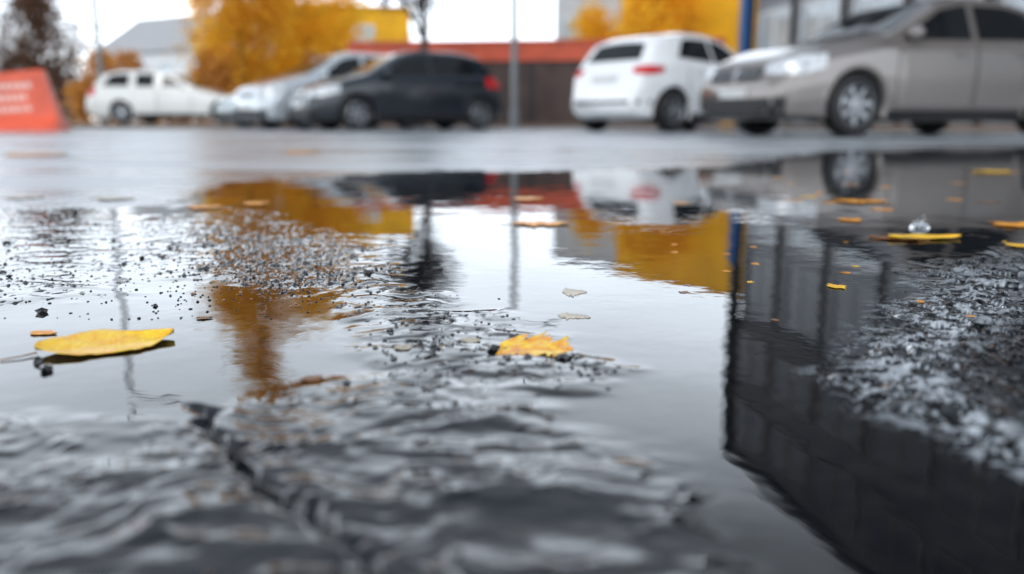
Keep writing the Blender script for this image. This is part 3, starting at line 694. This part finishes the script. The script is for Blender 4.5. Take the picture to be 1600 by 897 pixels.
leaf(168,539,.086,.056,40,LY,.7,'bright yellow leaf lying flat in the puddle edge',2,tilt=4,lift=.0008)
leaf(838,549,.050,.052,-25,LYO,.5,'ragged yellow orange leaf on the shoreline',5,lobes=3,lift=.0012,tilt=6)
leaf(1445,373,.098,.045,8,LY,.5,'yellow leaf floating on dark water',7)
leaf(1395,374,.06,.03,160,LB,.5,'brown leaf floating on dark water',8)
leaf(846,350,.085,.06,5,LO,.3,'orange leaf floating on the puddle',9,lobes=3)
leaf(1345,315,.10,.07,-10,LO,.3,'orange leaf floating on dark water',10,lobes=2)
leaf(1549,269,.11,.12,0,LY,.4,'yellow orange leaf on dark wet asphalt',11,lobes=2)
leaf(1585,352,.06,.06,30,LO,.3,'orange leaf floating on dark water',12,lobes=2)
leaf(1330,344,.035,.04,30,LO,.3,'small orange leaf floating on dark water',13)
leaf(1308,448,.016,.022,10,LY,.3,'tiny yellow leaf in the puddle',14,lobes=2,stalk=False)
leaf(1595,387,.03,.04,10,LY,.3,'small yellow leaf on wet asphalt',15)
leaf(322,324,.060,.06,5,LO,.4,'orange leaf on damp asphalt',16,lobes=2)
leaf(182,313,.07,.06,-5,LP,.3,'pale leaf on damp asphalt',17)
leaf(40,311,.07,.05,5,LP,.3,'pale leaf on damp asphalt',18)
leaf(898,456,.022,.035,0,LP,.1,'pale leaf sunken in the puddle',19,lobes=1,lift=.0002,stalk=False)
leaf(897,494,.026,.022,-10,LP,.1,'pale leaf sunken in the puddle',20,lobes=1,lift=.0002,stalk=False)
leaf(735,534,.014,.012,10,LP,.3,'small pale leaf fragment',21,stalk=False)
leaf(630,547,.012,.012,30,LP,.3,'small pale leaf fragment',22,stalk=False)
leaf(400,318,.05,.06,20,LO,.3,'orange leaf on the puddle',23)
leaf(475,240,.16,.3,0,LO,.4,'orange leaf on far wet asphalt',24)
leaf(825,311,.06,.06,0,LO,.3,'orange leaf on the puddle',25)
leaf(68,521,.02,.012,0,LO,.3,'small orange leaf fragment',26,stalk=False)
leaf(487,592,.014,.010,40,LB,.4,'small brown leaf fragment',28,stalk=False)
leaf(320,497,.012,.008,10,LB,.4,'small brown leaf fragment',29,stalk=False)
leaf(60,243,.25,.3,0,LO,.3,'orange leaf on far wet asphalt',31)
rr=random.Random(55)
for i in range(34):
    px=rr.uniform(1000,1595); py=rr.choice([rr.uniform(265,330),rr.uniform(375,500)])
    q_=1.4 if py<330 else .35
    leaf(px,py,rr.uniform(.012,.03)*q_,rr.uniform(.012,.03)*q_,rr.uniform(0,180),rr.choice([LO,LB,LO,LY]),.1,'small orange leaf fragment on the puddle',40+i,lobes=rr.choice([1,2]),stalk=False,lift=.0003)
# ------------------------------------------------------------ loose gravel
M_grav=mat('wet_gravel',(.020,.018,.018),rough=.14,coat=.2,col2=(.006,.006,.007),scale=90)
M_gravo=mat('rusty_gravel',(.36,.15,.035),rough=.3,coat=.3,col2=(.14,.06,.02),scale=90)
base=bmesh.new(); bmesh.ops.create_icosphere(base,subdivisions=1,radius=1)
bv=[v.co.copy() for v in base.verts]; bf=[tuple(v.index for v in f.verts) for f in base.faces]; base.free()
def stone_(b,x,y,z,s,rr,mi=0):
    sx,sy,sz=s*rr.uniform(.7,1.3),s*rr.uniform(.7,1.3),s*rr.uniform(.45,.9); a=rr.uniform(0,6.28); ca,sa=math.cos(a),math.sin(a)
    vs=[]
    for v in bv:
        j=rr.uniform(.75,1.2); xx,yy=v.x*sx*j,v.y*sy*j; vs.append((x+xx*ca-yy*sa,y+xx*sa+yy*ca,z+v.z*sz*j))
    b.add(vs,bf,mi)
b=MB()
for i in range(1100):
    if i<450: px,py=rr.gauss(430,90),rr.gauss(410,32)
    elif i<700: px,py=rr.uniform(-50,330),rr.uniform(325,500)
    elif i<800: px,py=rr.uniform(1380,1640),rr.uniform(400,640)
    else: px,py=rr.gauss(430,55),rr.gauss(446,14)
    x,y=gp(px,max(py,300)); s=rr.uniform(.0007,.0016)*(1+max(0,y-.8)*.6)
    stone_(b,x,y,ground_z(x,y)+s*.1,s,rr,1 if (i>=800 and rr.random()<.6) or rr.random()<.05 else 0)
o=b.obj('gravel',[M_grav,M_gravo]); o['kind']='stuff'; o['label']='loose wet gravel grains on asphalt'; o['category']='gravel'
m,nt,b_=newmat('rain_bead'); b_.inputs['Base Color'].default_value=(.02,.022,.026,1); b_.inputs['Roughness'].default_value=.02; b_.inputs['IOR'].default_value=2.0
sb=bmesh.new(); bmesh.ops.create_icosphere(sb,subdivisions=2,radius=1); sv=[v.co.copy() for v in sb.verts]; sf=[tuple(v.index for v in f.verts) for f in sb.faces]; sb.free()
b=MB()
for i in range(1500):
    if i<1150: px,py=rr.uniform(1335,1680),rr.uniform(395,735)
    elif i<1300: px,py=rr.gauss(450,100),rr.gauss(405,35)
    else: px,py=rr.uniform(540,980),rr.uniform(470,600)
    if i<1150 and rr.random()<.5: px=1330+abs(rr.gauss(0,60))+max(0,(520-py))*.55
    x,y=gp(px,max(py,320)); s=rr.uniform(.0004,.0014)*(1.8 if rr.random()<.10 else 1); z=ground_z(x,y)
    if z<.0002: continue
    sx=rr.uniform(.8,1.5)
    b.add([(x+v.x*s*sx,y+v.y*s,z+v.z*s*.7+s*.3) for v in sv],sf)
o=b.obj('rain_beads',m,smooth=True); o['kind']='stuff'; o['label']='glossy rain beads scattered on wet asphalt'; o['category']='rain drops'
for (px,py,s) in[(66,488,.0045),(575,430,.004),(222,405,.003),(118,333,.006),(72,578,.006),(60,566,.004),(588,424,.003),(15,434,.003),(150,352,.004),(243,478,.002),(10,380,.005),(770,548,.004),(880,562,.005)]:
    b=MB(); x,y=gp(px,py); stone_(b,x,y,ground_z(x,y)+s*.3,s,rr); o=b.obj('pebble',M_grav); o['label']='small dark wet pebble'; o['category']='pebble'; o['group']='dark pebbles'
m,nt,b_=newmat('clear_water'); b_.inputs['Transmission Weight'].default_value=1; b_.inputs['Roughness'].default_value=0; b_.inputs['IOR'].default_value=1.33
x,y=gp(1437,356); r=empty('water_splash',(x,y,0),0,label='tiny rain drop splash on dark water',cat='water splash')
b=MB(); b.lathe_y([(.014,0),(.013,.003),(.0105,.006),(.010,.003),(.006,.0005)],24)
o=b.obj('splash_ring',m,r,smooth=True); o.rotation_euler.x=math.pi/2
for dx,dy,z,s in((0,0,.011,.0042),(.008,.003,.012,.0022),(-.009,0,.009,.002),(.003,-.002,.019,.0018)):
    bm=bmesh.new(); bmesh.ops.create_uvsphere(bm,u_segments=16,v_segments=10,radius=s); me=bpy.data.meshes.new('droplet'); bm.to_mesh(me); bm.free(); me.materials.append(m); me.polygons.foreach_set('use_smooth',[True]*len(me.polygons))
    o=bpy.data.objects.new('droplet',me); link(o); o.parent=r; o.location=(dx,dy,z)
